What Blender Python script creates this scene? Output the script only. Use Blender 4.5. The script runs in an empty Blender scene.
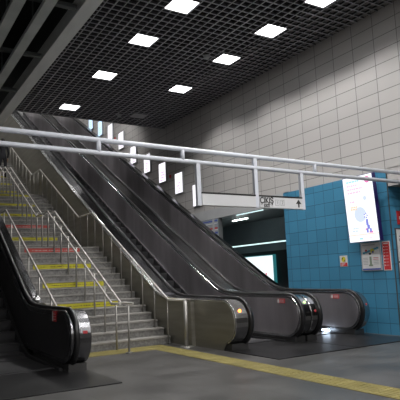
import bpy, bmesh, math, random
from mathutils import Vector, Matrix
random.seed(7)
SC = bpy.context.scene
COL = SC.collection
PI = math.pi

# ------------------------------------------------------------------ camera
cam = bpy.data.cameras.new('camera')
cam_o = bpy.data.objects.new('camera', cam)
COL.objects.link(cam_o)
cr = Vector((0.85247865, -0.52115005, -0.04102164))
cu = Vector((-0.03931856, -0.14216855, 0.98906125))
cw = Vector((0.52128131, 0.84154068, 0.14168653))
m = Matrix((cr, cu, -cw)).transposed().to_4x4()
m.translation = Vector((0, 0, 1.4))
cam_o.matrix_world = m
cam.sensor_width = 36
cam.lens = 536.74 / 400 * 36
cam.clip_end = 200
SC.camera = cam_o

# ------------------------------------------------------------------ world, exposure
w = bpy.data.worlds.new('world')
SC.world = w
w.use_nodes = True
w.node_tree.nodes['Background'].inputs[0].default_value = (0.8, 0.85, 1, 1)
w.node_tree.nodes['Background'].inputs[1].default_value = 0.02
SC.view_settings.view_transform = 'Standard'
SC.view_settings.look = 'None'
SC.view_settings.exposure = 0.0
SC.view_settings.gamma = 1
SC.view_settings.use_curve_mapping = False
DOWN_W = 70       # watts of each ceiling panel's downlight
PANEL_E = 5.0
HALL_W = 600
SHAFT_W = 420

# ------------------------------------------------------------------ materials
def mat(name, col, rough=.6, metal=0.0, emit=None, es=0.0, spec=None):
    m = bpy.data.materials.new(name)
    m.use_nodes = True
    b = m.node_tree.nodes['Principled BSDF']
    b.inputs['Base Color'].default_value = (*col, 1)
    b.inputs['Roughness'].default_value = rough
    b.inputs['Metallic'].default_value = metal
    if spec is not None:
        b.inputs['Specular IOR Level'].default_value = spec
    if emit:
        b.inputs['Emission Color'].default_value = (*emit, 1)
        b.inputs['Emission Strength'].default_value = es
    return m

def N(m, t, **kw):
    n = m.node_tree.nodes.new(t)
    for k, v in kw.items():
        setattr(n, k, v)
    return n

def L(m, a, b):
    m.node_tree.links.new(a, b)

def bsdf(m):
    return m.node_tree.nodes['Principled BSDF']

def noise_mat(name, c1, c2, scale, rough=.6, metal=0.0, stretch=(1, 1, 1), bump=0.0, r2=None, detail=4, spec=None):
    m = mat(name, c1, rough, metal, spec=spec)
    tc = N(m, 'ShaderNodeTexCoord')
    mp = N(m, 'ShaderNodeMapping')
    mp.inputs['Scale'].default_value = stretch
    nz = N(m, 'ShaderNodeTexNoise')
    nz.inputs['Scale'].default_value = scale
    nz.inputs['Detail'].default_value = detail
    L(m, tc.outputs['Object'], mp.inputs[0])
    L(m, mp.outputs[0], nz.inputs['Vector'])
    r = N(m, 'ShaderNodeValToRGB')
    r.color_ramp.elements[0].position = .35
    r.color_ramp.elements[0].color = (*c1, 1)
    r.color_ramp.elements[1].position = .65
    r.color_ramp.elements[1].color = (*c2, 1)
    L(m, nz.outputs['Fac'], r.inputs[0])
    L(m, r.outputs[0], bsdf(m).inputs['Base Color'])
    if r2 is not None:
        mr = N(m, 'ShaderNodeMapRange')
        mr.inputs['To Min'].default_value = rough
        mr.inputs['To Max'].default_value = r2
        L(m, nz.outputs['Fac'], mr.inputs['Value'])
        L(m, mr.outputs[0], bsdf(m).inputs['Roughness'])
    if bump:
        bp = N(m, 'ShaderNodeBump')
        bp.inputs['Strength'].default_value = bump
        bp.inputs['Distance'].default_value = .01
        L(m, nz.outputs['Fac'], bp.inputs['Height'])
        L(m, bp.outputs[0], bsdf(m).inputs['Normal'])
    return m

def tile_mat(name, c, joint, tw, th, oy, oz, rough, jw, axis='y', var=.04, spec=None):
    """straight grid of tiles tw x th on a vertical wall; oy, oz are positions of one joint"""
    m = mat(name, c, rough, spec=spec)
    g = N(m, 'ShaderNodeNewGeometry')
    s = N(m, 'ShaderNodeSeparateXYZ')
    L(m, g.outputs['Position'], s.inputs[0])

    def cell(sock, size, off):
        a = N(m, 'ShaderNodeMath', operation='SUBTRACT'); a.inputs[1].default_value = off - 100 * size
        d = N(m, 'ShaderNodeMath', operation='DIVIDE'); d.inputs[1].default_value = size
        f = N(m, 'ShaderNodeMath', operation='FRACT')
        fl = N(m, 'ShaderNodeMath', operation='FLOOR')
        p = N(m, 'ShaderNodeMath', operation='PINGPONG'); p.inputs[1].default_value = .5
        L(m, sock, a.inputs[0]); L(m, a.outputs[0], d.inputs[0]); L(m, d.outputs[0], f.inputs[0])
        L(m, d.outputs[0], fl.inputs[0]); L(m, f.outputs[0], p.inputs[0])
        q = N(m, 'ShaderNodeMath', operation='LESS_THAN'); q.inputs[1].default_value = jw / 2 / size
        L(m, p.outputs[0], q.inputs[0])
        return q.outputs[0], fl.outputs[0]
    h, ih = cell(s.outputs['Y' if axis == 'y' else 'X'], tw, oy)
    v, iv = cell(s.outputs['Z'], th, oz)
    mx = N(m, 'ShaderNodeMath', operation='MAXIMUM')
    L(m, h, mx.inputs[0]); L(m, v, mx.inputs[1])
    cb = N(m, 'ShaderNodeCombineXYZ')
    L(m, ih, cb.inputs[0]); L(m, iv, cb.inputs[1])
    wn = N(m, 'ShaderNodeTexWhiteNoise')
    L(m, cb.outputs[0], wn.inputs['Vector'])
    mr = N(m, 'ShaderNodeMapRange')
    mr.inputs['To Min'].default_value = 1 - var
    mr.inputs['To Max'].default_value = 1 + var
    L(m, wn.outputs['Value'], mr.inputs['Value'])
    sc = N(m, 'ShaderNodeVectorMath', operation='SCALE')
    sc.inputs[0].default_value = c
    L(m, mr.outputs[0], sc.inputs['Scale'])
    mix = N(m, 'ShaderNodeMix', data_type='RGBA')
    L(m, mx.outputs[0], mix.inputs['Factor'])
    L(m, sc.outputs[0], mix.inputs['A'])
    mix.inputs['B'].default_value = (*joint, 1)
    L(m, mix.outputs['Result'], bsdf(m).inputs['Base Color'])
    bp = N(m, 'ShaderNodeBump', invert=True)
    bp.inputs['Strength'].default_value = .4
    bp.inputs['Distance'].default_value = .004
    L(m, mx.outputs[0], bp.inputs['Height'])
    L(m, bp.outputs[0], bsdf(m).inputs['Normal'])
    return m

M = {}
M['white_tile'] = tile_mat('white_tile', (.455, .44, .43), (.17, .165, .16), .63, .3145, 8.39, 6.617, .45, .016, spec=.3)
M['blue_tile'] = tile_mat('blue_tile', (.055, .22, .36), (.025, .10, .16), .34, .3165, 9.00, .87, .35, .014, var=.10)
M['blue_tile_x'] = tile_mat('blue_tile_x', (.055, .22, .36), (.025, .10, .16), .34, .3165, 9.65, .87, .35, .014, axis='x', var=.10)
M['lintel'] = noise_mat('lintel', (.40, .41, .42), (.44, .45, .46), 2, .4)
M['floor'] = noise_mat('floor', (.056, .055, .053), (.094, .092, .089), 1.3, .22, stretch=(1, 1, 1), r2=.5, detail=8)
# stone slabs with thin joints
def floor_grid(m):
    base = bsdf(m).inputs['Base Color'].links[0].from_socket
    g = N(m, 'ShaderNodeNewGeometry')
    br = N(m, 'ShaderNodeTexBrick')
    br.offset = 0
    br.inputs['Color1'].default_value = (1, 1, 1, 1)
    br.inputs['Color2'].default_value = (.88, .88, .88, 1)
    br.inputs['Mortar'].default_value = (.6, .6, .6, 1)
    br.inputs['Scale'].default_value = 1
    br.inputs['Mortar Size'].default_value = .006
    br.inputs['Brick Width'].default_value = .6
    br.inputs['Row Height'].default_value = .6
    L(m, g.outputs['Position'], br.inputs['Vector'])
    mx = N(m, 'ShaderNodeMix', data_type='RGBA', blend_type='MULTIPLY')
    mx.inputs['Factor'].default_value = 1
    L(m, base, mx.inputs['A']); L(m, br.outputs['Color'], mx.inputs['B'])
    L(m, mx.outputs['Result'], bsdf(m).inputs['Base Color'])
floor_grid(M['floor'])
M['dark'] = mat('dark_void', (.012, .012, .013), .9)
M['dark_wall'] = noise_mat('dark_wall', (.22, .22, .22), (.28, .28, .28), 1.5, .8)
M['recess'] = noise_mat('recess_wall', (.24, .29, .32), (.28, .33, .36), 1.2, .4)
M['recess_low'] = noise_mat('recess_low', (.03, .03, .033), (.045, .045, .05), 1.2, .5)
M['soffit'] = noise_mat('soffit', (.13, .14, .145), (.15, .16, .165), 2, .5)
M['grid'] = noise_mat('grid_metal', (.40, .40, .43), (.50, .50, .53), 3, .5, .2)
M['web'] = mat('grid_web', (.05, .05, .055), .6)
M['beam'] = noise_mat('beam_steel', (.70, .72, .71), (.82, .84, .83), 1.2, .42, .1, stretch=(3, .6, 3))
M['tray'] = noise_mat('tray_metal', (.50, .54, .53), (.60, .64, .63), 1.5, .5, .3)
M['duct'] = mat('duct', (.10, .11, .11), .5, .5)
M['panel_on'] = mat('panel_lit', (.9, .9, .9), .5, emit=(1, 1, 1), es=PANEL_E)
M['panel_off'] = mat('panel_unlit', (.33, .33, .33), .5)
M['frame'] = mat('panel_frame', (.12, .12, .13), .5, .5)
M['white_paint'] = mat('white_paint', (.64, .67, .74), .4)
M['sign_white'] = mat('sign_white', (.66, .67, .69), .4)
M['black'] = mat('black_paint', (.012, .012, .012), .5)
M['rubber'] = mat('black_rubber', (.010, .010, .011), .32, spec=.5)
M['steel'] = noise_mat('brushed_sheen_steel', (.42, .40, .41), (.78, .74, .77), 1.0, .24, .9, stretch=(1, .9, .2), r2=.44)  # light and dark bands paint a soft sheen into the colour
M['polished'] = noise_mat('polished_steel', (.38, .38, .385), (.46, .46, .465), 1.2, .15, 1.0, r2=.24)
M['bright'] = mat('bright_trim', (.62, .62, .62), .25, 1.0)
M['clad'] = noise_mat('cladding_steel', (.25, .24, .205), (.32, .31, .27), 1.1, .38, .7, stretch=(1, .6, 7), r2=.5)
M['dark_panel'] = noise_mat('dark_panel', (.030, .030, .032), (.04, .04, .043), 2, .30, .6)  # near-black tone paints in the unlit look of the left escalator
M['dark_deck'] = noise_mat('dark_deck', (.10, .10, .105), (.17, .17, .18), 1.6, .14, 1.0, stretch=(1, 1, 1), r2=.3)
M['rail_steel'] = mat('rail_steel', (.72, .70, .67), .38, .6)
M['post_steel'] = mat('post_steel', (.36, .35, .33), .42, .7)
M['skirt'] = mat('skirting', (.10, .10, .105), .4, .8)
M['plate'] = noise_mat('landing_plate', (.030, .030, .032), (.05, .05, .052), 1.5, .26, .6, r2=.42)
M['yellow'] = noise_mat('yellow_tactile', (.20, .17, .045), (.27, .225, .065), 3, .6)
M['lab_yellow'] = noise_mat('yellow_strip', (.46, .42, .02), (.52, .48, .03), 4, .5)
M['lab_red'] = noise_mat('red_strip', (.42, .055, .045), (.5, .08, .06), 4, .5)
M['lab_ink'] = mat('strip_ink', (.10, .08, .02), .6)
M['ink_y'] = noise_mat('ink_yellow', (.10, .08, .02), (.46, .42, .02), 9, .5, stretch=(3, 1, 1), detail=1)
M['ink_r'] = noise_mat('ink_red', (.6, .5, .5), (.42, .055, .045), 9, .5, stretch=(3, 1, 1), detail=1)
M['stone_edge'] = noise_mat('stone_edge', (.25, .24, .225), (.31, .30, .28), 5, .5)
M['plinth'] = noise_mat('plinth_steel', (.09, .09, .09), (.13, .13, .13), 3, .4, .8)
M['orange_led'] = mat('orange_led', (.9, .4, .1), .4, emit=(1, .22, .03), es=6)
M['red_mark'] = mat('red_mark', (.5, .05, .06), .4)
M['green_led'] = mat('green_led', (.6, .9, .3), .4, emit=(.5, 1, .25), es=2.5)
M['blue_led'] = mat('comb_light', (.8, .9, 1), .4, emit=(.65, .8, 1), es=14)
M['red'] = mat('red_print', (.50, .03, .035), .5)
M['white_print'] = mat('white_print', (.62, .62, .62), .5)
M['yellow_print'] = mat('yellow_print', (.55, .48, .03), .5)
M['blue_print'] = mat('blue_print', (.06, .09, .40), .5)
M['cyan_print'] = mat('cyan_print', (.05, .28, .42), .5)
M['grey_print'] = mat('grey_print', (.33, .34, .35), .5)
M['green_print'] = mat('green_print', (.20, .26, .19), .5)
M['ink'] = mat('ink', (.03, .03, .03), .5)
M['casing'] = mat('display_casing', (.02, .015, .10), .3)
def glow(name, c, s=1.0):
    return mat(name, (0, 0, 0), .3, emit=c, es=s)
M['scr'] = glow('screen_white', (.93, .95, 1.0), 1.25)
M['scr_pink'] = glow('screen_pink', (.92, .25, .55), 1.0)
M['scr_lpink'] = glow('screen_light_pink', (1.0, .70, .84), 1.0)
M['scr_cyan'] = glow('screen_cyan', (.50, .85, .90), 1.0)
M['scr_lblue'] = glow('screen_light_blue', (.74, .84, .98), 1.0)
M['scr_blue'] = glow('screen_blue', (.25, .28, .80), 1.0)
M['scr_orange'] = glow('screen_orange', (1.0, .74, .52), 1.0)
M['scr_red'] = glow('screen_red', (.8, .05, .1), 1.0)
M['ad'] = glow('ad_white', (.96, .94, 1.0), 1.25)
M['ad_blue'] = glow('ad_blue', (.62, .80, 1.0), 1.3)
M['ad_violet'] = glow('ad_violet', (.70, .48, .88), 1.0)
M['tube'] = glow('lamp_tube', (.85, 1.0, .97), 12)
M['tube_dim'] = glow('lamp_tube_dim', (.62, .85, .85), 1.5)
M['boxglow'] = glow('lightbox_face', (.86, .97, 1.0), 1.15)
M['cyan_edge'] = glow('lightbox_edge', (.06, .40, .44), .35)
M['cloth'] = mat('dark_cloth', (.012, .012, .015), .9)
M['trousers'] = mat('dark_trousers', (.02, .02, .028), .9)
M['skin'] = mat('skin', (.35, .2, .14), .6)
M['hair'] = mat('hair', (.01, .008, .007), .7)

# granite stair
M['granite'] = noise_mat('granite', (.13, .128, .122), (.235, .23, .22), 22, .55, detail=8)

# escalator step: ribbed
M['step'] = mat('step_metal', (.13, .13, .135), .45, .7)
def ribs(m):
    g = N(m, 'ShaderNodeTexCoord')
    wv = N(m, 'ShaderNodeTexWave', wave_type='BANDS', bands_direction='X')
    wv.inputs['Scale'].default_value = 18
    L(m, g.outputs['Object'], wv.inputs['Vector'])
    bp = N(m, 'ShaderNodeBump')
    bp.inputs['Strength'].default_value = .7
    bp.inputs['Distance'].default_value = .008
    L(m, wv.outputs['Fac'], bp.inputs['Height'])
    L(m, bp.outputs[0], bsdf(m).inputs['Normal'])
ribs(M['step'])

# ------------------------------------------------------------------ mesh helpers
class MB:
    def __init__(s):
        s.bm = bmesh.new()
        s.mats = []

    def mi(s, m):
        if m not in s.mats:
            s.mats.append(m)
        return s.mats.index(m)

    def box(s, x0, x1, y0, y1, z0, z1, m=None):
        vs = [s.bm.verts.new(p) for p in ((x0, y0, z0), (x1, y0, z0), (x1, y1, z0), (x0, y1, z0),
                                          (x0, y0, z1), (x1, y0, z1), (x1, y1, z1), (x0, y1, z1))]
        i = s.mi(m) if m else 0
        for f in ((3, 2, 1, 0), (4, 5, 6, 7), (0, 1, 5, 4), (1, 2, 6, 5), (2, 3, 7, 6), (3, 0, 4, 7)):
            s.bm.faces.new([vs[k] for k in f]).material_index = i
        return s

    def prism_x(s, poly, x0, x1, m=None, smooth=False):
        """poly of (y,z) extruded along x"""
        a = [s.bm.verts.new((x0, y, z)) for y, z in poly]
        b = [s.bm.verts.new((x1, y, z)) for y, z in poly]
        i = s.mi(m) if m else 0
        n = len(poly)
        s.bm.faces.new(a).material_index = i
        s.bm.faces.new(b[::-1]).material_index = i
        for k in range(n):
            f = s.bm.faces.new((a[k], b[k], b[(k + 1) % n], a[(k + 1) % n]))
            f.material_index = i
            f.smooth = smooth
        return s

    def tube(s, pts, r, seg=10, m=None, caps=True):
        pts = [Vector(p) for p in pts]
        i = s.mi(m) if m else 0
        rings = []
        for k, p in enumerate(pts):
            d = (pts[min(k + 1, len(pts) - 1)] - pts[max(k - 1, 0)]).normalized()
            up = Vector((0, 0, 1)) if abs(d.z) < .9 else Vector((1, 0, 0))
            a = d.cross(up).normalized(); b = a.cross(d)
            sc = 1.0
            if 0 < k < len(pts) - 1:
                c = (pts[k + 1] - p).normalized().dot((p - pts[k - 1]).normalized())
                sc = 1 / max(.5, math.sqrt((1 + c) / 2))
            rings.append([s.bm.verts.new(p + (a * math.cos(t) + b * math.sin(t) * sc) * r)
                          for t in [2 * PI * j / seg for j in range(seg)]])
        for u, v in zip(rings, rings[1:]):
            for j in range(seg):
                f = s.bm.faces.new((u[j], u[(j + 1) % seg], v[(j + 1) % seg], v[j]))
                f.smooth = True; f.material_index = i
        if caps:
            s.bm.faces.new(rings[0][::-1]).material_index = i
            s.bm.faces.new(rings[-1]).material_index = i
        return s

    def build(s, name, m=None, parent=None, bevel=0, loc=None):
        bmesh.ops.recalc_face_normals(s.bm, faces=s.bm.faces)
        me = bpy.data.meshes.new(name)
        s.bm.to_mesh(me); s.bm.free()
        if s.mats:
            for x in s.mats:
                me.materials.append(x)
        elif m:
            me.materials.append(m)
        o = bpy.data.objects.new(name, me)
        COL.objects.link(o)
        if parent:
            o.parent = parent
        if loc:
            o.location = loc
        if bevel:
            b = o.modifiers.new('bevel', 'BEVEL')
            b.width = bevel; b.segments = 2; b.limit_method = 'ANGLE'; b.angle_limit = math.radians(50)
        return o

def box(name, x0, x1, y0, y1, z0, z1, m, parent=None, bevel=0):
    return MB().box(x0, x1, y0, y1, z0, z1).build(name, m, parent, bevel)

def struct(o):
    o['kind'] = 'structure'
    return o

def thing(name, label, cat, loc=(0, 0, 0), group=None):
    o = bpy.data.objects.new(name, None)
    COL.objects.link(o)
    o.location = loc
    o.empty_display_size = .2
    return tag(o, label, cat, group)

def tag(o, label, cat, group=None):
    o['label'] = label; o['category'] = cat
    if group:
        o['group'] = group
    return o

def dup(root, loc=None, label=None, group=None):
    r = root.copy(); COL.objects.link(r)
    if loc is not None:
        r.location = loc
    if label:
        r['label'] = label
    if group:
        r['group'] = group
    for ch in list(root.children):
        c = ch.copy(); COL.objects.link(c); c.parent = r
        for g in list(ch.children):
            d = g.copy(); COL.objects.link(d); d.parent = c
    return r

def text_mesh(body, size, m, name, parent, mtx, off=.0, ext=.003, sx=1.0):
    cu_ = bpy.data.curves.new('t', 'FONT')
    cu_.body = body; cu_.size = size; cu_.extrude = ext; cu_.offset = off
    cu_.align_x = 'CENTER'; cu_.align_y = 'CENTER'
    t = bpy.data.objects.new('t', cu_); COL.objects.link(t)
    bpy.context.view_layer.update()
    me = bpy.data.meshes.new_from_object(t.evaluated_get(bpy.context.evaluated_depsgraph_get()))
    bpy.data.objects.remove(t)
    me.transform(mtx @ Matrix.Diagonal((sx, 1, 1, 1)))
    me.materials.clear(); me.materials.append(m)
    o = bpy.data.objects.new(name, me); COL.objects.link(o)
    if parent:
        o.parent = parent
    return o

# ------------------------------------------------------------------ structure
CZ = 7.19
WX = 9.65
YE = 17.95
struct(box('floor', -4, 14, -4, 36, -.2, 0, M['floor']))
# right wall: tiled pieces
mb = MB()
mb.box(WX, WX + .3, -4, 35, 3.58, 16)
mb.box(WX, WX + .3, -4, 7.72, 3.2, 3.6)
mb.box(WX, WX + .3, 16.8, 35, 0, 3.6)
struct(mb.build('wall_right', M['white_tile']))
mb = MB()
mb.box(WX - .015, WX + .9, 7.74, 11.21, 0, 3.575, M['blue_tile'])
o = struct(mb.build('wall_blue', None))
for p in o.data.polygons:
    pass
o.data.materials.append(M['blue_tile_x'])
for p in o.data.polygons:
    if abs(p.normal.y) > .5:
        p.material_index = 1
o.name = 'wall_right_lower'
struct(box('trim_1', WX - .018, WX + .004, 7.728, 7.745, 0, 3.57, M['duct']))
struct(box('trim_2', WX - .01, WX + .3, 11.21, 16.8, 3.28, 3.6, M['lintel']))
# recess beyond the blue wall
mb = MB()
mb.box(WX, 12.2, 11.0, 20, 3.32, 3.6)
struct(mb.build('ceiling_recess', M['soffit'])).name = 'ceiling.001'
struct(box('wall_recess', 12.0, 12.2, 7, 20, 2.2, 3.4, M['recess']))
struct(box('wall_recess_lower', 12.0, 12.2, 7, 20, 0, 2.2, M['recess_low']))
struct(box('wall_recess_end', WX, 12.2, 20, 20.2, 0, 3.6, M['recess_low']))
# opening to the right of the blue wall
struct(box('ceiling_opening', WX + .3, 13.5, 1, 7.74, 3.2, 3.4, M['soffit'])).name = 'ceiling.002'
mb = MB(); mb.box(WX + .9, 13.5, 7.74, 7.94, 0, 3.4)
struct(mb.build('wall_opening', M['blue_tile_x']))
struct(box('wall_opening_back', 13.3, 13.5, -4, 7.74, 0, 3.4, M['recess_low']))
struct(box('wall_near', WX, 13.5, -4, 1.0, 0, 3.4, M['white_tile']))
# far left, back, end walls
struct(box('wall_left', -4.2, -4, -4, 36, 0, 18, M['dark_wall']))
struct(box('wall_back', -4, WX, -4.2, -4, 0, 8.3, M['white_tile']))
struct(box('wall_end', -4, WX, 34, 34.2, 0, 18, M['dark_wall']))
# solid dark ceiling over grid, and sloped ceiling of the escalator shaft
struct(box('ceiling_slab', -4, WX, -4, YE, 8.3, 8.5, M['dark']))
mb = MB()
mb.prism_x([(YE, 8.3), (YE, 8.5), (34, 17.5), (34, 17.3)], -4, WX)
struct(mb.build('ceiling_shaft', M['dark_wall']))
struct(box('trim_3', 3.65, WX, YE, YE + .06, CZ - .01, 8.3, M['frame']))

# grid ceiling
LIGHTS = [(5.53, 16.97), (5.53, 13.81), (5.53, 11.26), (5.53, 9.34), (8.045, 13.88), (8.045, 11.33), (8.045, 9.44), (8.10, 7.72),
          (5.53, 7.5), (8.1, 5.6), (5.53, 5.4), (8.1, 3.6), (5.53, 3.4)]
OFFP = (8.05, 16.93)
def rects():
    return [(x - .3, x + .3, y - .3, y + .3) for x, y in LIGHTS + [OFFP]]
RC = rects()
mb = MB()
gx0, gx1, gy0, gy1, sp = 3.64, WX - .02, 1.0, YE, .2
def runs(a0, a1, cuts):
    out = []; cur = a0
    for c0, c1 in sorted(cuts):
        if c0 > cur:
            out.append((cur, c0))
        cur = max(cur, c1)
    if cur < a1:
        out.append((cur, a1))
    return out
k = 0
x = gx0
while x < gx1:
    t = .017 if k % 3 else .026
    cuts = [(r[2], r[3]) for r in RC if r[0] - .005 < x < r[1] + .005]
    for a, b in runs(gy0, gy1, cuts):
        mb.box(x - t / 2, x + t / 2, a, b, CZ, CZ + .012, M['grid'])
        mb.box(x - .004, x + .004, a, b, CZ + .012, CZ + .06, M['web'])
    x += sp; k += 1
y = gy1; k = 0
while y > gy0:
    t = .017 if k % 3 else .026
    cuts = [(r[0], r[1]) for r in RC if r[2] - .005 < y < r[3] + .005]
    for a, b in runs(gx0, gx1, cuts):
        mb.box(a, b, y - t / 2, y + t / 2, CZ + .0005, CZ + .0115, M['grid'])
        mb.box(a, b, y - .004, y + .004, CZ + .012, CZ + .06, M['web'])
    y -= sp; k += 1
struct(mb.build('ceiling', M['grid']))

# beam and cable trays
o = tag(MB().box(3.33, 3.63, -3.9, 19.2, 6.7, 7.03).build('ceiling_beam', M['beam'], bevel=.01),
        'light grey steel box beam running along the left edge of the grid ceiling', 'beam')
MB().box(3.42, 3.54, -3.9, 19.2, 7.03, 8.3).build('beam_web', M['duct'], o)
def tray(x0, x1, z, lab):
    t = thing('cable_tray', lab, 'cable tray', ((x0 + x1) / 2, 0, z), 'grey cable trays hung under the dark ceiling')
    w2 = (x1 - x0) / 2
    mb = MB()
    mb.box(-w2, w2, -3.9, 17.6, 0, .012)
    mb.box(-w2, -w2 + .01, -3.9, 17.6, .012, .09)
    mb.box(w2 - .01, w2, -3.9, 17.6, .012, .09)
    mb.build('tray_body', M['tray'], t)
    for yy in (1.5, 4.5, 7.5, 10.5, 13.5, 16.5):
        MB().box(-.012, .012, yy - .012, yy + .012, .012, 8.3 - z).build('hanger_rod', M['duct'], t)
    return t
tray(2.04, 2.25, 6.5, 'grey cable tray at the far left under the dark ceiling, left one of two')
tray(2.56, 2.76, 6.5, 'grey cable tray between the other tray and the box beam, right one of two')
# corrugated ducts and cross struts
def duct(x, z, r, lab):
    mb = MB()
    pts = []
    n = 150
    for i in range(n):
        pts.append((x, 1 + i * .11, z, r * (1.0 if i % 2 else .93)))
    rings = []
    for p in pts:
        rings.append([mb.bm.verts.new((p[0] + p[3] * math.cos(a), p[1], p[2] + p[3] * math.sin(a))) for a in [2 * PI * j / 12 for j in range(12)]])
    for u, v in zip(rings, rings[1:]):
        for j in range(12):
            mb.bm.faces.new((u[j], u[(j + 1) % 12], v[(j + 1) % 12], v[j]))
    return tag(mb.build('ribbed_duct', M['duct']), lab, 'duct')
duct(2.42, 7.3, .11, 'dark ribbed duct above the gap between the two cable trays')
duct(3.1, 7.35, .09, 'thin dark ribbed duct above the gap beside the box beam')
for yy in (7.0, 9.6, 12.2, 14.8):
    tag(box('cross_strut', 1.2, 3.3, yy, yy + .12, 6.72, 6.80, M['duct']),
        'dark strut crossing above the cable trays under the black ceiling', 'strut', 'dark struts above the cable trays')

# ------------------------------------------------------------------ ceiling panel lights
def panel_light(x, y, lab, on=True, grp='square white panel lights in the grid ceiling'):
    t = thing('ceiling_light', lab, 'ceiling light', (x, y, CZ), grp if on else None)
    mb = MB()
    for a in (-.3, .285):
        mb.box(a, a + .015, -.3, .3, 0, .10)
        mb.box(-.285, .285, a, a + .015, 0, .10)
    mb.box(-.3, .3, -.3, .3, .10, .12)
    mb.build('light_frame', M['frame'], t)
    MB().box(-.285, .285, -.285, .285, .02, .035).build('diffuser', M['panel_on'] if on else M['panel_off'], t)
    if on:
        l = bpy.data.lights.new('downlight', 'SPOT')
        l.energy = DOWN_W * 4; l.spot_size = math.radians(134); l.spot_blend = .45
        l.shadow_soft_size = .25; l.color = (1, .98, .96)
        lo = bpy.data.objects.new('lamp', l); COL.objects.link(lo)
        lo.parent = t; lo.location = (0, 0, -.01)
    return t
LL = ['lit ceiling panel farthest away in the left row, beside the box beam above the escalators',
      'lit ceiling panel second farthest in the left row',
      'lit ceiling panel third from the far end of the left row',
      'lit ceiling panel nearest in the left row, cut by the top edge of the photo',
      'lit ceiling panel farthest away in the right row, nearest the unlit panel',
      'lit ceiling panel second farthest in the right row, beside the smoke detector',
      'lit ceiling panel third from the far end of the right row',
      'lit ceiling panel nearest in the right row, at the top edge by the white wall']
for i, (x, y) in enumerate(LIGHTS):
    panel_light(x, y, LL[i] if i < 8 else 'lit square ceiling panel overhead, behind the top edge of the photo',
                True, 'square white panel lights in the grid ceiling' if i < 8 else 'panel lights above the photo')
panel_light(OFFP[0], OFFP[1], 'unlit grey square panel in the far corner of the grid ceiling', False)
for x in (4.4, 7.6):  # unseen panels added to brighten the dark shaft
    for y in (20.5, 24, 27.5, 31):
        t = panel_light(x, y, 'added unseen fill panel on the sloping ceiling of the escalator shaft, above the photo', True, 'added shaft fill lights above the photo')
        t.location.z = 8.3 + (y - YE) * 9.0 / (34 - YE) - .14
        t.rotation_euler = (math.atan(9.0 / (34 - YE)), 0, 0)
        for c in t.children:
            if c.type == 'LIGHT':
                c.data = c.data.copy(); c.data.energy = SHAFT_W
for x, y, lab in ((7.35, 17.05, 'small round grey smoke detector beside the unlit ceiling panel'),
                  (7.43, 11.35, 'small round grey smoke detector beside a lit ceiling panel in the right row')):
    mb = MB(); 
    bmesh.ops.create_cone(mb.bm, cap_ends=True, segments=20, radius1=.07, radius2=.1, depth=.06, matrix=Matrix.Translation((x, y, CZ - .03)))
    o = tag(mb.build('smoke_detector', M['grey_print']), lab, 'smoke detector')

for x in (-2.5, 1.0, 4.5, 8.0):  # unseen panels added to lift ambient light from behind the camera
    for y in (-3.0, -.8):
        t = panel_light(x, y, 'added unseen fill panel of the hall behind the camera', True, 'added hall fill lights behind the camera')
        t.location.z = 8.3 - .125
        for c in t.children:
            if c.type == 'LIGHT':
                c.data.energy = HALL_W; c.data.spot_size = math.radians(165)

# ------------------------------------------------------------------ staircase
RI, TR = .159, .30
SX0, SX1 = 3.04, 5.66
stair = thing('staircase', 'wide grey granite staircase with coloured strips on its risers, between two escalator blocks', 'staircase', (0, 0, 0))
FL = [(10.6, 0), (16.3, 2.385), (22.0, 4.77), (27.7, 7.155)]
RZ = [.94, 3.41, 5.81, 8.20, 10.6]   # handrail height at the foot, each landing and the top
strips = {(0, 6): 'y', (0, 9): 'y', (0, 12): 'y', (0, 15): 'r', (1, 3): 'y', (1, 6): 'r', (1, 9): 'y', (1, 12): 'y', (1, 15): 'y',
          (2, 3): 'y', (2, 6): 'y', (2, 9): 'y'}
for f, (y0, z0) in enumerate(FL):
    for k in range(1, 16):
        ya = y0 + (k - 1) * TR
        zt = z0 + k * RI
        last = k == 15
        mb = MB()
        mb.box(SX0, SX1, ya, ya + TR + .02, zt - RI - (.0 if k == 1 and f == 0 else .03), zt - .03, M['granite'])
        mb.box(SX0, SX1, ya - .022, ya + TR + .02, zt - .03, zt, M['stone_edge'])
        st = mb.build('step', None, stair)
        if (f, k) in strips:
            c = strips[(f, k)]
            s = box('riser_strip', 3.55, 5.08, ya - .008, ya + .001, zt - RI + .012, zt - .036, M['lab_yellow' if c == 'y' else 'lab_red'], st)
            s['label'] = ('yellow' if c == 'y' else 'red') + ' printed strip on the riser'
            # line of small dark lettering marks printed on the strip
            box('strip_print', 3.75, 4.9, ya - .010, ya - .0075, zt - .105, zt - .085, M['ink_y' if c == 'y' else 'ink_r'], st)
    ye = y0 + 15 * TR
    if f < 3:
        box('landing', SX0, SX1, ye - .01, ye + 1.22, z0 + 2.385 - .25, z0 + 2.385 - .001, M['granite'], stair)
# stringer below
poly = [(10.65, 0)]
for y0, z0 in FL:
    poly += [(y0 + .6, z0 + .12), (y0 + 4.5, z0 + 2.1), (y0 + 5.7, z0 + 2.1)]
poly += [(33.6, 9.2), (33.6, 0)]
MB().prism_x(poly, SX0 + .01, SX1 - .01).build('stair_body', M['granite'], stair)

def stair_z(y):
    if y < 10.6:
        return 0
    for y0, z0 in FL[::-1]:
        if y >= y0:
            return z0 + min(15, int((y - y0) / TR) + 1) * RI
    return 0
def rail_path(x, ystart=9.72, yend=32.5, h=.94):
    pts = [(x, ystart, h)]
    pts.append((x, 10.45, h))
    for f, (y0, z0) in enumerate(FL):
        if f:
            pts.append((x, y0 - .05, RZ[f]))
        pts.append((x, y0 + 4.45, RZ[f + 1]))
    return [p for p in pts if p[1] <= yend]
RR = .023
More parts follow.
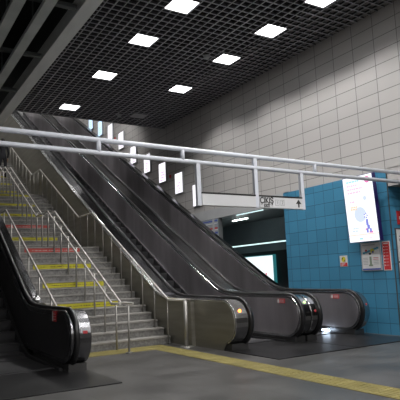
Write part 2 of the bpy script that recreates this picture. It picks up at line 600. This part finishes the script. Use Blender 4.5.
# right rail
t = thing('handrail', 'single steel stair handrail with posts along the steel cladding, right side of the stairs', 'handrail', (5.56, 9.72, 0), None)
def rel(pts, t):
    return [Vector(p) - t.location for p in pts]
MB().tube(rel(rail_path(5.56), t), RR).build('rail', M['rail_steel'], t)
mb = MB(); mb.tube(rel([(5.56, 9.72, 0), (5.56, 9.72, .93)], t), .042, 14)
bmesh.ops.create_cone(mb.bm, cap_ends=True, segments=20, radius1=.13, radius2=.12, depth=.03, matrix=Matrix.Translation((0, 0, .011)))
mb.build('post', M['post_steel'], t)
def rail_h(y, h=.93):
    for f, (y0, z0) in enumerate(FL[::-1]):
        if y >= y0 - .05 and y0 > 11:
            return RZ[3 - f] + (RZ[4 - f] - RZ[3 - f]) * min(1, max(0, (y - y0 + .05) / 4.5))
    return RZ[0] + (RZ[1] - RZ[0]) * min(1, max(0, (y - 10.45) / 4.6))
ys = 10.5
while ys < 31.5:
    zb = stair_z(ys)
    MB().tube(rel([(5.56, ys, zb), (5.56, ys, rail_h(ys))], t), .014, 8).build('post', M['post_steel'], t)
    ys += .62
# middle double rail
t = thing('handrail', 'double steel handrail on posts up the middle of the stairs', 'handrail', (4.35, 9.84, 0))
for dx in (-.10, .10):
    MB().tube(rel(rail_path(4.35 + dx, 9.84 if dx > 0 else 10.0), t), RR).build('rail', M['rail_steel'], t)
ys = 9.84
while ys < 31.5:
    zb = stair_z(ys)
    mb = MB().tube(rel([(4.35, ys, zb), (4.35, ys, rail_h(ys) - .04)], t), .021, 8)
    mb.tube(rel([(4.24, ys, rail_h(ys) - .03), (4.46, ys, rail_h(ys) - .03)], t), .012, 6)
    if ys < 10:
        bmesh.ops.create_cone(mb.bm, cap_ends=True, segments=16, radius1=.07, radius2=.07, depth=.02, matrix=Matrix.Translation((0, 0, .011)))
    mb.build('post', M['post_steel'], t)
    ys += .615
# left rail
t = thing('handrail', 'single steel handrail on posts on the left of the stairs beside the near escalator', 'handrail', (3.12, 9.9, 0))
MB().tube(rel(rail_path(3.12, 9.9), t), RR).build('rail', M['rail_steel'], t)
ys = 9.9
while ys < 31.5:
    MB().tube(rel([(3.12, ys, stair_z(ys)), (3.12, ys, rail_h(ys))], t), .018, 8).build('post', M['post_steel'], t)
    ys += .9

# ------------------------------------------------------------------ escalators
S = .567; Y0 = 11.1; YT = 31.0
def ramp(y, w_=.34):
    u = y - Y0
    return S / 2 * (u + math.sqrt(u * u + w_ * w_)) - (S / 2 * (math.sqrt((9.3 - Y0) ** 2 + w_ * w_) + (9.3 - Y0)) if y > 9.3 else S / 2 * (u + math.sqrt(u * u + w_ * w_)))
NC, NZ, NR = 8.70, .53, .42
def outline(d, full=True):
    """(y,z) outline points of the balustrade inset by d: nose bottom -> around nose -> top -> incline"""
    pts = []
    r = NR - d
    for i in range(17):
        a = -PI / 2 - PI * i / 16
        pts.append((NC + r * math.cos(a), NZ + r * math.sin(a)))
    for y in [9.0, 9.6, 10.1, 10.4, 10.6, 10.8, 11.0, 11.2, 11.4, 11.6, 11.9, 12.4, 14, 18, 22, 26, YT]:
        k = 1 if y < 11.1 else math.sqrt(1 + S * S)
        pts.append((y, .95 - d * k + ramp(y)))
    return pts
def body_poly(d, under=.5):
    pts = outline(d)
    low = []
    for y in [YT, 24, 18, 14, 12.6, 12.2, 11.8, 11.4, 11.0, 10.5, 9.5]:
        low.append((y, max(.11 + d, .11 + d + ramp(y) - under * (1 if y > 11.0 else 0))))
    # keep it monotone
    return pts + low
def handrail_mesh(x, w_=.085, th=.05):
    mb = MB()
    path = outline(-.018)
    path = [(9.3, NZ - NR - .018 + .0)] + path if False else path
    n = len(path)
    rings = []
    for k, (y, z) in enumerate(path):
        a = path[max(0, k - 1)]; b = path[min(n - 1, k + 1)]
        d = Vector((0, b[0] - a[0], b[1] - a[1])).normalized()
        nrm = Vector((0, -d.z, d.y)) * (1)
        # outward normal: away from nose centre / up
        c = Vector((0, y - NC, z - NZ)) if y < NC + .1 else Vector((0, 0, 1))
        if nrm.dot(c) < 0:
            nrm = -nrm
        P = Vector((x, y, z))
        prof = [(-w_ / 2, -.2), (-w_ / 2 * .92, .35), (-w_ / 2 * .6, .62), (0, .72), (w_ / 2 * .6, .62), (w_ / 2 * .92, .35), (w_ / 2, -.2), (w_ / 2 * .8, -.5), (-w_ / 2 * .8, -.5)]
        rings.append([mb.bm.verts.new(P + Vector((u, 0, 0)) + nrm * (v * th)) for u, v in prof])
    for u, v in zip(rings, rings[1:]):
        for j in range(9):
            f = mb.bm.faces.new((u[j], u[(j + 1) % 9], v[(j + 1) % 9], v[j])); f.smooth = True
    mb.bm.faces.new(rings[0]); mb.bm.faces.new(rings[-1])
    return mb

def nose_y(z, d=0):
    return NC - math.sqrt(max(0, (NR - d) ** 2 - (z - NZ) ** 2))

def escalator(label, ox, lb, rb, lh, rh, bodymat, panelmat, clad_left=None, clad_right=None, pd=.05, ledz=()):
    """lb / rb: (x0,x1) of left and right balustrade bodies, lh / rh handrail centres"""
    t = thing('escalator', label, 'escalator', (ox, 8.3, 0), None)
    off = Vector((-ox, -8.3, 0))
    def put(mb, name, m=None, parent=t, bevel=0):
        if parent is t:
            bmesh.ops.translate(mb.bm, verts=mb.bm.verts, vec=off)
            return mb.build(name, m, t, bevel)
        bmesh.ops.translate(mb.bm, verts=mb.bm.verts, vec=off)
        return mb.build(name, m, parent, bevel)
    for side, (x0, x1), hx in (('l', lb, lh), ('r', rb, rh)):
        b = put(MB().prism_x(body_poly(0), x0, x1, smooth=False), 'balustrade', bodymat, bevel=.012)
        for p in b.data.polygons:
            p.use_smooth = False
        inner = x1 if side == 'l' else x0
        sg = 1 if side == 'l' else -1
        put(MB().prism_x(body_poly(pd, .42), inner - .004, inner + .006) if sg > 0 else MB().prism_x(body_poly(pd, .42), inner - .006, inner + .004), 'side_panel', panelmat, b)
        outer = x0 if side == 'l' else x1
        if (side == 'l' and clad_left) or (side == 'r' and clad_right):
            put(MB().prism_x(body_poly(.03, .42), outer - .005, outer + .004), 'outer_panel', M['clad'], b)
        put(MB().box(x0 + .02, x1 - .02, 8.48, 10.6, 0, .13), 'plinth', M['plinth'], b)
        hr = put(handrail_mesh(hx), 'moving_handrail', M['rubber'])
        # steel guide either side of the handrail on the incline
        # skirting board along the steps
        sk = [(y, .10 + ramp(y) + (-.05 if y > 9.2 else -.05)) for y in (8.75, 9.3, 10.4, 10.8, 11.2, 11.6, 12.2, 14, 20, YT)]
        skl = [(y, z - .42 if z - .42 > -.0 else .0) for y, z in sk[::-1]]
        xs0, xs1 = (inner, inner + .05) if side == 'l' else (inner - .05, inner)
        put(MB().prism_x([(y, z) for y, z in sk] + skl, xs0, xs1), 'skirting', M['skirt'], t)
    # steps
    sx0, sx1 = lb[1] + .06, rb[0] - .06
    wd = sx1 - sx0
    mb = MB()
    mb.box(-wd / 2, wd / 2, 0, .40, -.03, 0)
    pr_ = [(0, 0), (0, -.03), (.03, -.14), (.08, -.26), (.12, -.26), (.06, -.14), (.04, -.03)]
    mb.prism_x(pr_, -wd / 2, wd / 2)
    proto = mb.build('step', M['step'], t)
    y = 9.35; i = 0
    while y < YT - .5:
        s_ = proto if i == 0 else proto.copy()
        if i:
            COL.objects.link(s_); s_.parent = t
        s_.location = ((sx0 + sx1) / 2 - ox, y - 8.3, max(.012, ramp(y + .1)))
        y += .40; i += 1
    put(MB().box(sx0 - .06, sx1 + .06, 9.05, 9.36, .006, .03), 'comb_plate', M['skirt'])
    # landing plate
    put(MB().box(lb[0] if not clad_left else lb[0] + .0, rb[1], 7.12, 9.06, .0, .014), 'landing_plate', M['plate'])
    return t, put

def half(x0, x1):
    return (x0, x1)

ESC = []
tA, putA = escalator('dark unlit escalator at the left edge, its rounded black end facing the floor', 2.13,
                     (1.23, 1.56), (2.70, 3.03), 1.46, 2.79, M['dark_deck'], M['dark_panel'], None, None, pd=.085)
tB, putB = escalator('steel escalator beside the stairs, first of the bright pair, orange light on its end', 6.8,
                     (5.80, 6.22), (7.36, 7.655), 6.14, 7.43, M['polished'], M['steel'], True, None)
tC, putC = escalator('steel escalator nearest the blue tiled wall under the lit ad boxes', 8.5,
                     (7.675, 7.97), (9.06, 9.38), 7.90, 9.15, M['polished'], M['steel'], None, None)

# side cladding under escalator B (towards the stairs), and beside escalators A and C
cl = [(8.7, .0)] + [(y, z) for y, z in [(9.6, .90)] if False]
top = [(9.74, .90)] + [(y, .90 + ramp(y)) for y in (10.1, 10.6, 10.9, 11.2, 11.6, 12.4, 14, 18, 22, 26, YT)]

fl_ = [(8.72, 0), (8.60, .16)] + [(y, z) for y, z in outline(.032)[2:] if y < 9.75] + [(9.745, .915), (9.745, 0)]
putB(MB().prism_x(fl_, 5.785, 5.799), 'outer_panel', M['clad'])
putB(MB().prism_x([(9.74, 0)] + top + [(YT, 0)], 5.70, 5.797), 'side_cladding', M['clad'])
# polished cap along the upper outer edge
cap = [(y, .955 + ramp(y)) for y in (9.74, 10.1, 10.6, 10.9, 11.2, 11.6, 12.4, 14, 18, 22, 26, YT)]
putB(MB().prism_x(cap + [(y, z - .03) for y, z in cap[::-1]], 5.695, 5.80), 'edge_trim', M['bright'])
topA = [(y, .45 + ramp(y)) for y in (9.0, 10.1, 10.6, 10.9, 11.2, 11.6, 12.4, 14, 18, 22, 26, YT)]
putA(MB().prism_x([(9.0, .02)] + topA + [(YT, .02)], 2.96, 3.025), 'side_cladding', M['clad'])
# strips whose dark colour paints the dark ceiling's reflection on decks B and C
deck = [(y, .953 + ramp(y)) for y in (9.0, 10.1, 10.5, 10.8, 11.0, 11.2, 11.5, 12.0, 14, 18, 22, 26, YT)]
putB(MB().prism_x(deck + [(y, z + .012) for y, z in deck[::-1]], 7.50, 7.66), 'deck_reflection', M['dark_deck'])
deckA = [(y, .950 + ramp(y)) for y in (9.0, 10.1, 10.5, 10.8, 11.0, 11.2, 11.5, 12.0, 14, 18, 22, 26, YT)]
putB(MB().prism_x(deckA + [(y, z + .012) for y, z in deckA[::-1]], 5.83, 6.07), 'deck_reflection', M['dark_deck'])
putC(MB().prism_x(deck + [(y, z + .012) for y, z in deck[::-1]], 7.67, 7.83), 'deck_reflection', M['dark_deck'])
putC(MB().prism_x(deck + [(y, z + .012) for y, z in deck[::-1]], 9.22, 9.36), 'deck_reflection', M['dark_deck'])

def led(put, x, z, m, r=.028, name='indicator_light'):
    y = nose_y(z) - .004
    mb = MB()
    bmesh.ops.create_uvsphere(mb.bm, u_segments=12, v_segments=8, radius=r, matrix=Matrix.Translation((x, y, z)) @ Matrix.Diagonal((1, .35, 1, 1)))
    return put(mb, name, m)
led(putB, 5.93, .74, M['orange_led'], .035)['label'] = 'small lit orange lamp'
led(putB, 7.58, .80, M['green_led'], .03)['label'] = 'small green lamp'
led(putC, 7.78, .62, M['red_mark'], .028)['label'] = 'small red mark'
led(putC, 9.30, .66, M['red_mark'], .022)
for zz in (.62,):
    y = nose_y(zz)
    putA(MB().box(2.89, 2.96, y - .010, y + .03, zz - .02, zz + .02), 'end_sticker', M['red_mark'])
def sticker(put, x, y0, y1, z0, z1):
    mb = MB(); mb.box(x - .010, x - .007, y0, y1, z0, z1, M['red'])
    mb.box(x - .011, x - .0102, y1 - (y1 - y0) * .28, y1 - .01, z0 + .005, z1 - .005, M['white_print'])
    for i in range(3):
        zz = z0 + (z1 - z0) * (.2 + .25 * i)
        mb.box(x - .011, x - .0102, y0 + .02, y1 - (y1 - y0) * .35, zz, zz + .008, M['white_print'])
    return put(mb, 'safety_sticker', None)
sticker(putB, 7.354, 8.70, 8.95, .79, .88)
sticker(putC, 9.054, 8.84, 9.10, .79, .88)
sticker(putA, 2.694, 9.02, 9.25, .76, .93)
# lit comb lamp on the skirt of escalator C
putC(MB().box(8.955, 8.998, 9.16, 9.36, .06, .10), 'comb_light', M['blue_led'])

# ------------------------------------------------------------------ tactile paving
mb = MB()
mb.prism_x([(2.0, 0), (2.0, .006), (10.5, .006), (10.5, 0)], 4.94, 5.37)
mb.box(3.06, 4.94, 9.92, 10.5, 0, .006)
yy = 2.1
while yy < 10.4:
    for j in range(6):
        mb.box(4.975 + j * .07, 4.997 + j * .07, yy, yy + .26, .006, .010)
    yy += .3
xx = 3.12
while xx < 4.9:
    for j in range(8):
        mb.box(xx, xx + .022, 9.96 + j * .07, 9.985 + j * .07, .006, .010)
    xx += .07
tag(mb.build('tactile_paving', M['yellow']), 'yellow ribbed tactile path on the grey floor, bending at the foot of the stairs', 'tactile path')

# ------------------------------------------------------------------ truss with the exit sign
TY = 7.3
KT = TY / 8.0
def ZT(z):
    return 1.4 + (z - 1.4) * KT
t = thing('pipe_truss', 'white pipe frame of two long tubes crossing the hall high up', 'pipe frame', (4, TY, ZT(3.44)))
off = Vector((-4, -TY, -ZT(3.44)))
def pp(mb, name, m):
    bmesh.ops.translate(mb.bm, verts=mb.bm.verts, vec=off)
    return mb.build(name, m, t)
pp(MB().tube([(-3.98, TY, ZT(3.70)), (WX - .03, TY, ZT(3.60))], .038, 14), 'upper_tube', M['white_paint'])
pp(MB().tube([(-3.98, TY, ZT(3.49)), (WX - .03, TY, ZT(3.385))], .037, 14), 'lower_tube', M['white_paint'])
for x in (.1, 1.35, 3.08, 4.63, 7.77):
    x *= KT
    pp(MB().tube([(x, TY, ZT(3.44)), (x, TY, ZT(3.64))], .036, 10), 'upright', M['white_paint'])
for x, zt in ((4.93, 3.44), (6.21, 3.64), (7.37, 3.44)):
    x *= KT
    pp(MB().box(x - .037, x + .037, TY - .03, TY + .03, ZT(2.645), ZT(zt)), 'hanger_post', M['white_paint'])
def sign(x0, x1, lab):
    s = thing('hanging_sign', lab, 'sign', (x0 * KT, TY, ZT(2.65)))
    w_ = x1 - x0
    s.scale = (KT, 1, KT)
    MB().box(0, w_, -.045, .045, 0, .21).build('sign_box', M['sign_white'], s, .005)
    MB().box(0, w_, -.05, .05, .21, .238).build('top_channel', M['black'], s)
    return s
s1 = sign(4.975, 6.165, 'blank white half of the hanging sign bar, left of the exit text')
s2 = sign(6.255, 7.325, 'white hanging exit sign with black text and an up arrow, under the pipe frame')
RX = Matrix.Rotation(PI / 2, 4, 'X')
def txt(b, x, z, size, name, sx=1, off_=.0):
    text_mesh(b, size, M['ink'], name, s2, Matrix.Translation((x, -.048, z)) @ RX, off_, sx=sx)
txt('ÇIKIŞ', .165, .135, .165, 'sign_text', .80, .0035)
txt('EXIT', .17, .038, .075, 'sign_text', 1, .002)
for i, x in enumerate((.42, .55)):
    mb = MB()
    a, b, c, d, e = x - .048, x + .048, .05, .16, .007
    mb.box(a, b, -.0475, -.045, c, c + e); mb.box(a, b, -.0475, -.045, d - e, d)
    mb.box(a, a + e, -.0475, -.045, c + e, d - e); mb.box(b - e, b, -.0475, -.045, c + e, d - e)
    mb.build('number_box', M['grey_print'], s2)
    text_mesh(str(i + 1), .09, M['grey_print'], 'sign_text', s2, Matrix.Translation((x, -.048, .105)) @ RX)
mb = MB()
mb.box(.948, .982, -.049, -.045, .03, .12)
v = [mb.bm.verts.new(p) for p in ((.895, -.049, .10), (1.035, -.049, .10), (.965, -.049, .185))]
v2 = [mb.bm.verts.new(p) for p in ((.895, -.045, .10), (1.035, -.045, .10), (.965, -.045, .185))]
mb.bm.faces.new(v); mb.bm.faces.new(v2[::-1])
for k in range(3):
    mb.bm.faces.new((v[k], v2[k], v2[(k + 1) % 3], v[(k + 1) % 3]))
mb.build('arrow', M['ink'], s2)

# ------------------------------------------------------------------ lit ad boxes on the shaft wall
AD = 9
ADP = [(15.65, 4.21), (16.90, 4.84), (18.17, 5.47), (19.49, 6.10), (20.80, 6.75), (22.09, 7.70), (23.36, 8.41), (24.66, 8.95), (25.97, 9.60)]
names = ['nearest', 'second nearest', 'third nearest', 'fourth nearest', 'fifth nearest', 'sixth nearest', 'seventh nearest', 'eighth nearest', 'farthest']
for i in range(AD):
    yc, zc = ADP[i]
    t = thing('ad_lightbox', 'lit white ad box on the tiled wall, %s of nine climbing' % names[i], 'ad lightbox',
              (WX, yc, zc), 'lit ad boxes climbing the wall above the escalators')
    MB().box(-.07, 0, -.285, .285, -.385, .385).build('box_frame', M['grey_print'], t)
    MB().box(-.075, -.07, -.27, .27, -.37, .37).build('lit_face', M['ad_blue'] if i in (7, 8) else M['ad'], t)
    mb = MB()
    zz = -.3
    for j in range(4):
        ww = random.uniform(.06, .16)
        c = random.uniform(-.08, .08)
        mb.box(-.078, -.075, c - ww, c + ww, -.32 + j * .1, -.28 + j * .1)
    mb.build('ad_print', M['ad_violet'] if i < 7 else M['scr_cyan'], t)
for y, z, lab in ((17.62, 5.22, 'tiny red call point between the lowest ad boxes'),                   (22.9, 8.0, 'tiny red device on the wall between the far ad boxes')):
    tag(MB().box(WX - .05, WX, y - .04, y + .04, z - .06, z + .06).build('wall_device', M['red'] if 'red' in lab else M['black'], bevel=.01), lab, 'wall device')

# ------------------------------------------------------------------ tilted display on the blue wall
t = thing('wall_display', 'large lit white advertising screen tilted forward on the blue tiled wall', 'screen', (9.45, 8.275, 2.02))
t.rotation_euler = (0, -math.atan(.09 / 1.49), 0)
# local: x towards the wall, y along the wall, z up
MB().box(-.06, .05, -.435, .435, 0, 1.50).build('casing', M['casing'], t, .008)
scr = MB().box(-.068, -.06, -.42, .42, .015, 1.485).build('screen', M['scr'], t)
def dec(y0, y1, z0, z1, m, name='screen_print'):
    # y measured from the left edge in the picture (far end) = +y
    return MB().box(-.071, -.068, .42 - y1, .42 - y0, z0, z1).build(name, m, scr)
def disc(yc, zc, ry, rz, m, x=-.070, name='screen_print', par=None):
    mb = MB()
    n = 24
    v = [mb.bm.verts.new((x, .42 - yc + ry * math.cos(2 * PI * k / n), zc + rz * math.sin(2 * PI * k / n))) for k in range(n)]
    v2 = [mb.bm.verts.new((x + .003, p.co.y, p.co.z)) for p in v]
    mb.bm.faces.new(v); mb.bm.faces.new(v2)
    for k in range(n):
        mb.bm.faces.new((v[k], v[(k + 1) % n], v2[(k + 1) % n], v2[k]))
    return mb.build(name, m, par or scr)
for a, b, z, m_ in ((.1, .48, 1.36, 'scr_cyan'), (.1, .42, 1.27, 'scr_lpink'), (.1, .54, 1.19, 'scr_lpink'), (.1, .50, 1.11, 'scr_lpink'),
                    (.14, .30, .90, 'scr_lpink'), (.14, .34, .78, 'scr_orange'), (.14, .32, .73, 'scr_orange'), (.12, .32, .30, 'scr_lblue'), (.12, .28, .24, 'scr_lblue')):
    mb = MB(); xx = a
    while xx < b:
        wd = min(random.uniform(.03, .08), b - xx)
        mb.box(-.071, -.068, .42 - xx - wd, .42 - xx, z, z + .04)
        xx += wd + .015
    mb.build('screen_print', M[m_], scr)
disc(.70, 1.37, .075, .075, M['scr_pink'])
disc(.40, .62, .17, .17, M['scr_lblue'], -.0695)
disc(.58, .97, .05, .05, M['scr_lblue'])
disc(.55, .58, .055, .055, M['scr'], -.0715)
for k in range(5):
    a = k * 2 * PI / 5
    disc(.55 + .04 * math.cos(a), .58 + .045 * math.sin(a), .016, .018, M['scr_blue'], -.0735)
# abstract leaping shape under the ball
mb = MB()
for (y0, y1, za, zb, dy) in ((.54, .60, .36, .50, .0), (.56, .63, .28, .37, .0), (.53, .58, .20, .29, 0), (.62, .67, .21, .29, 0)):
    mb.box(-.0735, -.071, .42 - y1, .42 - y0, za, zb)
mb.build('screen_print', M['scr_blue'], scr)
dec(.60, .70, .19, .23, M['scr_pink']); dec(.50, .56, .26, .30, M['scr_pink'])
dec(.0, .84, .165, .180, M['scr_orange']); dec(.0, .84, .145, .155, M['scr_lpink'])
dec(.30, .40, .06, .10, M['scr_cyan']); dec(.52, .66, .07, .09, M['scr_lpink'])
MB().box(.05, .17, -.08, .08, .3, .5).build('wall_bracket', M['black'], t)
MB().box(.05, .10, -.08, .08, .9, 1.1).build('wall_bracket', M['black'], t)

# ------------------------------------------------------------------ posters on the blue wall
def wallsign(name, label, cat, y0, y1, z0, z1, basem, fn, thick=.02, xw=WX - .015):
    t = thing(name, label, cat, (xw, (y0 + y1) / 2, z0))
    w2 = (y1 - y0) / 2; h = z1 - z0
    MB().box(-thick, 0, -w2, w2, 0, h).build('backing', basem, t, .003)
    def r(a, b, c, d, m, e=.002, nm='print'):
        # a..b horizontal fraction from the left of the picture, c..d vertical fraction from the bottom
        return MB().box(-thick - e, -thick, w2 - b * 2 * w2, w2 - a * 2 * w2, c * h, d * h).build(nm, m, t)
    def el(a, c, ra, rc, m, e=.004):
        mb = MB(); n = 20
        v = [mb.bm.verts.new((-thick - e, w2 - a * 2 * w2 + ra * 2 * w2 * math.cos(2 * PI * k / n), (c + rc * math.sin(2 * PI * k / n)) * h)) for k in range(n)]
        v2 = [mb.bm.verts.new((-thick, p.co.y, p.co.z)) for p in v]
        mb.bm.faces.new(v); mb.bm.faces.new(v2)
        for k in range(n):
            mb.bm.faces.new((v[k], v[(k + 1) % n], v2[(k + 1) % n], v2[k]))
        return mb.build('print', m, t)
    fn(r, el)
    return t
def small(r, el):
    r(.05, .95, .04, .36, M['red'])
    r(.05, .95, .38, .96, M['white_print'], .001)
    el(.5, .66, .27, .25, M['yellow_print'])
    el(.36, .74, .06, .09, M['ink'], .006); el(.68, .52, .05, .10, M['ink'], .006)
    r(.15, .7, .22, .28, M['white_print'], .003); r(.15, .45, .11, .16, M['white_print'], .003)
wallsign('warning_sign', 'small white and red sign with a yellow round picture on the blue tiles', 'sign', 9.05, 9.29, 1.50, 1.76, M['white_print'], small, .008)
def notice(r, el):
    r(.05, .95, .03, .97, M['white_print'], .001)
    r(.05, .95, .03, .08, M['blue_print'], .003)
    r(.10, .75, .90, .93, M['grey_print'], .003)
    # sloping blue band with yellow ball
    for i in range(8):
        r(.10 + i * .1, .22 + i * .1, .60 + i * .022, .67 + i * .022, M['cyan_print'], .003)
    el(.28, .72, .05, .04, M['red']); el(.60, .70, .10, .075, M['yellow_print'], .006); el(.63, .66, .04, .04, M['blue_print'], .008)
    el(.47, .60, .06, .04, M['ink'], .004)
    r(.43, .53, .22, .50, M['green_print'], .003)
    r(.38, .58, .16, .22, M['green_print'], .003)
    for i in range(5):
        r(.10, .34, .44 - i * .055, .46 - i * .055, M['grey_print'], .003)
        r(.62, .88, .44 - i * .055, .46 - i * .055, M['red'] if i < 2 else M['grey_print'], .003)
wallsign('framed_poster', 'silver framed poster with a blue band and small print below the lit screen', 'poster', 8.05, 8.61, 1.38, 2.01, M['grey_print'], notice, .025)
def redn(r, el):
    r(.08, .92, .03, .97, M['red'])
    r(.2, .8, .90, .94, M['white_print'], .003)
    for i in range(7):
        r(.16, .28, .79 - i * .105, .83 - i * .105, M['white_print'], .003)
        r(.36, .74, .805 - i * .105, .815 - i * .105, M['white_print'], .003)
wallsign('red_notice', 'narrow red notice with a white border and white lines, right of the framed poster', 'notice', 7.80, 8.01, 1.37, 2.01, M['white_print'], redn, .01)
# signs on the return face to the right, facing the camera side
t = thing('map_board', 'white framed information board at the right edge of the photo, beside the blue wall', 'board', (9.75, 7.735, .72))
MB().box(0, .9, -.03, 0, 0, 1.56).build('board_frame', M['frame'], t)
for z0, z1 in ((.03, .80), (.84, 1.53)):
    MB().box(.012, .888, -.034, -.03, z0, z1).build('board_sheet', M['white_print'], t)
mb = MB(); mb.box(.09, .12, -.037, -.034, 1.27, 1.33); mb.box(.09, .12, -.037, -.034, 1.37, 1.39)
mb.box(.12, .3, -.037, -.034, 1.05, 1.08); mb.box(.12, .15, -.037, -.034, 1.08, 1.18); mb.box(.27, .3, -.037, -.034, 1.08, 1.18)
mb.build('board_print', M['ink'], t)
t = thing('red_sign', 'small dark red sign above the information board at the right edge', 'sign', (9.86, 7.735, 2.36))
MB().box(0, .4, -.02, 0, 0, .30).build('sign_plate', M['red'], t)
MB().box(.05, .13, -.023, -.02, .11, .18).build('sign_print', M['white_print'], t)

# ------------------------------------------------------------------ recess: lamps, lightbox, striped panel
def lamp_tube(label, x, y0, y1, z, m, r=.02, wd=.10):
    t = thing('tube_lamp', label, 'tube lamp', (x, (y0 + y1) / 2, z))
    h = (y1 - y0) / 2
    MB().box(-wd / 2, wd / 2, -h, h, .0, .035).build('lamp_body', M['grey_print'], t)
    MB().tube([(0, -h + .03, -.015), (0, h - .03, -.015)], r, 8).build('tube', m, t)
    return t
o = lamp_tube('short bright tube lamp on the recess ceiling behind the exit sign', 10.7, 14.3, 15.2, 3.285, M['tube'], .022, .12)
lamp_tube('dim greenish tube lamp just behind the recess edge, above the short bright one', 9.80, 12.3, 13.7, 3.285, M['tube_dim'], .016)
t = thing('cove_light', 'long thin lit strip on the recess wall above the big lightbox', 'strip light', (11.9, 15, 2.46))
MB().box(0, .1, -3.7, 4.9, 0, .05).build('strip_housing', M['lintel'], t)
MB().box(-.012, 0, -3.7, 4.9, .0, .045).build('strip_tube', M['tube_dim'], t)
t = thing('lightbox', 'large lit white advertising lightbox on the dark recess wall behind the escalators', 'lightbox', (12.0, 15.62, .55))
MB().box(-.12, 0, -1.08, 1.08, 0, 1.52).build('box_frame', M['cyan_edge'], t)
MB().box(-.125, -.12, -1.045, 1.045, .03, 1.49).build('lit_face', M['boxglow'], t)
mb = MB(); mb.box(-.129, -.125, -.72, -.58, .62, .80); mb.box(-.129, -.125, -.68, -.62, .82, .9)
mb.build('ad_print', M['scr_red'], t)

mb = MB(); mb.box(WX + .0, WX + .12, 14.45, 16.8, 0, 3.28)
struct(mb.build('wall_column', M['soffit']))
t = thing('striped_panel', 'panel with thin red, white and blue stripes below the lintel behind the escalator rail', 'panel', (WX - .003, 15.6, 2.2))
MB().box(-.03, 0, -1.1, 1.12, 0, 1.06).build('panel_board', M['recess'], t)
cs = [('blue_print', .98, 1.02), ('white_print', .90, .93), ('grey_print', .80, .86), ('red', .73, .78), ('white_print', .68, .72), ('blue_print', .58, .63), ('grey_print', .50, .55),
      ('red', .40, .45), ('white_print', .34, .38), ('blue_print', .26, .30), ('grey_print', .18, .23), ('red', .10, .14)]
mb = MB()
for m_, a, b in cs:
    mb.box(-.033, -.03, -1.1, 1.12, a, b, M[m_])
mb.build('stripe_print', None, t)
MB().box(-.036, -.0335, -.92, -.80, 0, 1.06).build('bright_strip', M['lintel'], t)

# ------------------------------------------------------------------ person near the left edge, high on the stairs
def person(label, loc, face):
    bm = bmesh.new()
    sk = [
        # (pos, radius, parent)
        ((0, 0, .96), .135, -1), ((0, 0, 1.12), .125, 0), ((0, 0, 1.30), .150, 1), ((0, 0, 1.43), .115, 2), ((0, -.01, 1.50), .055, 3), ((0, -.02, 1.56), .055, 4),
        ((.10, 0, .90), .095, 0), ((.11, -.10, .50), .065, 6), ((.11, -.03, .09), .045, 7), ((.115, -.17, .04), .035, 8),
        ((-.10, 0, .90), .095, 0), ((-.11, .04, .50), .065, 10), ((-.11, .12, .09), .045, 11), ((-.115, -.02, .04), .035, 12),
        ((.19, 0, 1.40), .060, 3), ((.24, .03, 1.12), .045, 14), ((.24, -.08, .90), .035, 15),
        ((-.19, 0, 1.40), .060, 3), ((-.24, .0, 1.12), .045, 17), ((-.23, -.12, .92), .035, 18),
    ]
    vs = [bm.verts.new(p) for p, r, a in sk]
    for i, (p, r, a) in enumerate(sk):
        if a >= 0:
            bm.edges.new((vs[a], vs[i]))
    me = bpy.data.meshes.new('person'); bm.to_mesh(me); bm.free()
    o = bpy.data.objects.new('person', me); COL.objects.link(o)
    md = o.modifiers.new('skin', 'SKIN')
    for i, (p, r, a) in enumerate(sk):
        me.skin_vertices[0].data[i].radius = (r, r * (.72 if i in (0, 1, 2, 3) else 1))
    me.skin_vertices[0].data[0].use_root = True
    s = o.modifiers.new('sub', 'SUBSURF'); s.levels = 2; s.render_levels = 2
    me.materials.append(M['cloth'])
    o.location = loc; o.rotation_euler = (0, 0, face)
    tag(o, label, 'person')
    def blob(c, r3, m, name):
        mb = MB()
        bmesh.ops.create_uvsphere(mb.bm, u_segments=18, v_segments=12, radius=1, matrix=Matrix.Translation(c) @ Matrix.Diagonal((*r3, 1)))
        for f in mb.bm.faces:
            f.smooth = True
        return mb.build(name, m, o)
    blob((0, -.03, 1.65), (.078, .095, .115), M['skin'], 'head')
    blob((0, -.128, 1.635), (.014, .02, .022), M['skin'], 'nose')
    for sx in (-1, 1):
        blob((sx * .078, -.02, 1.645), (.012, .022, .03), M['skin'], 'ear')
        blob((sx * .028, -.118, 1.66), (.012, .008, .008), M['hair'], 'eye')
        # hand with five fingers
        hx, hy, hz = (.24, -.09, .84) if sx > 0 else (-.23, -.13, .86)
        h = blob((hx, hy, hz), (.02, .04, .05), M['skin'], 'hand')
        mb = MB()
        for k, ln in enumerate((.07, .08, .075, .06)):
            yy = hy - .027 + k * .018
            mb.tube([(hx, yy, hz - .03), (hx, yy, hz - .03 - ln * .6), (hx - sx * .012, yy, hz - .03 - ln)], .008, 6)
        mb.tube([(hx, hy - .03, hz + .01), (hx - sx * .01, hy - .055, hz - .03)], .009, 6)
        mb.build('fingers', M['skin'], o)
    blob((0, -.115, 1.595), (.025, .01, .007), M['red'], 'mouth')
    blob((0, -.008, 1.685), (.086, .098, .105), M['hair'], 'hair')
    return o
py = 24.13
person('person in dark clothes walking up high on the stairs at the left edge', (4.84, py, 4.77 + 8 * RI), math.radians(180))
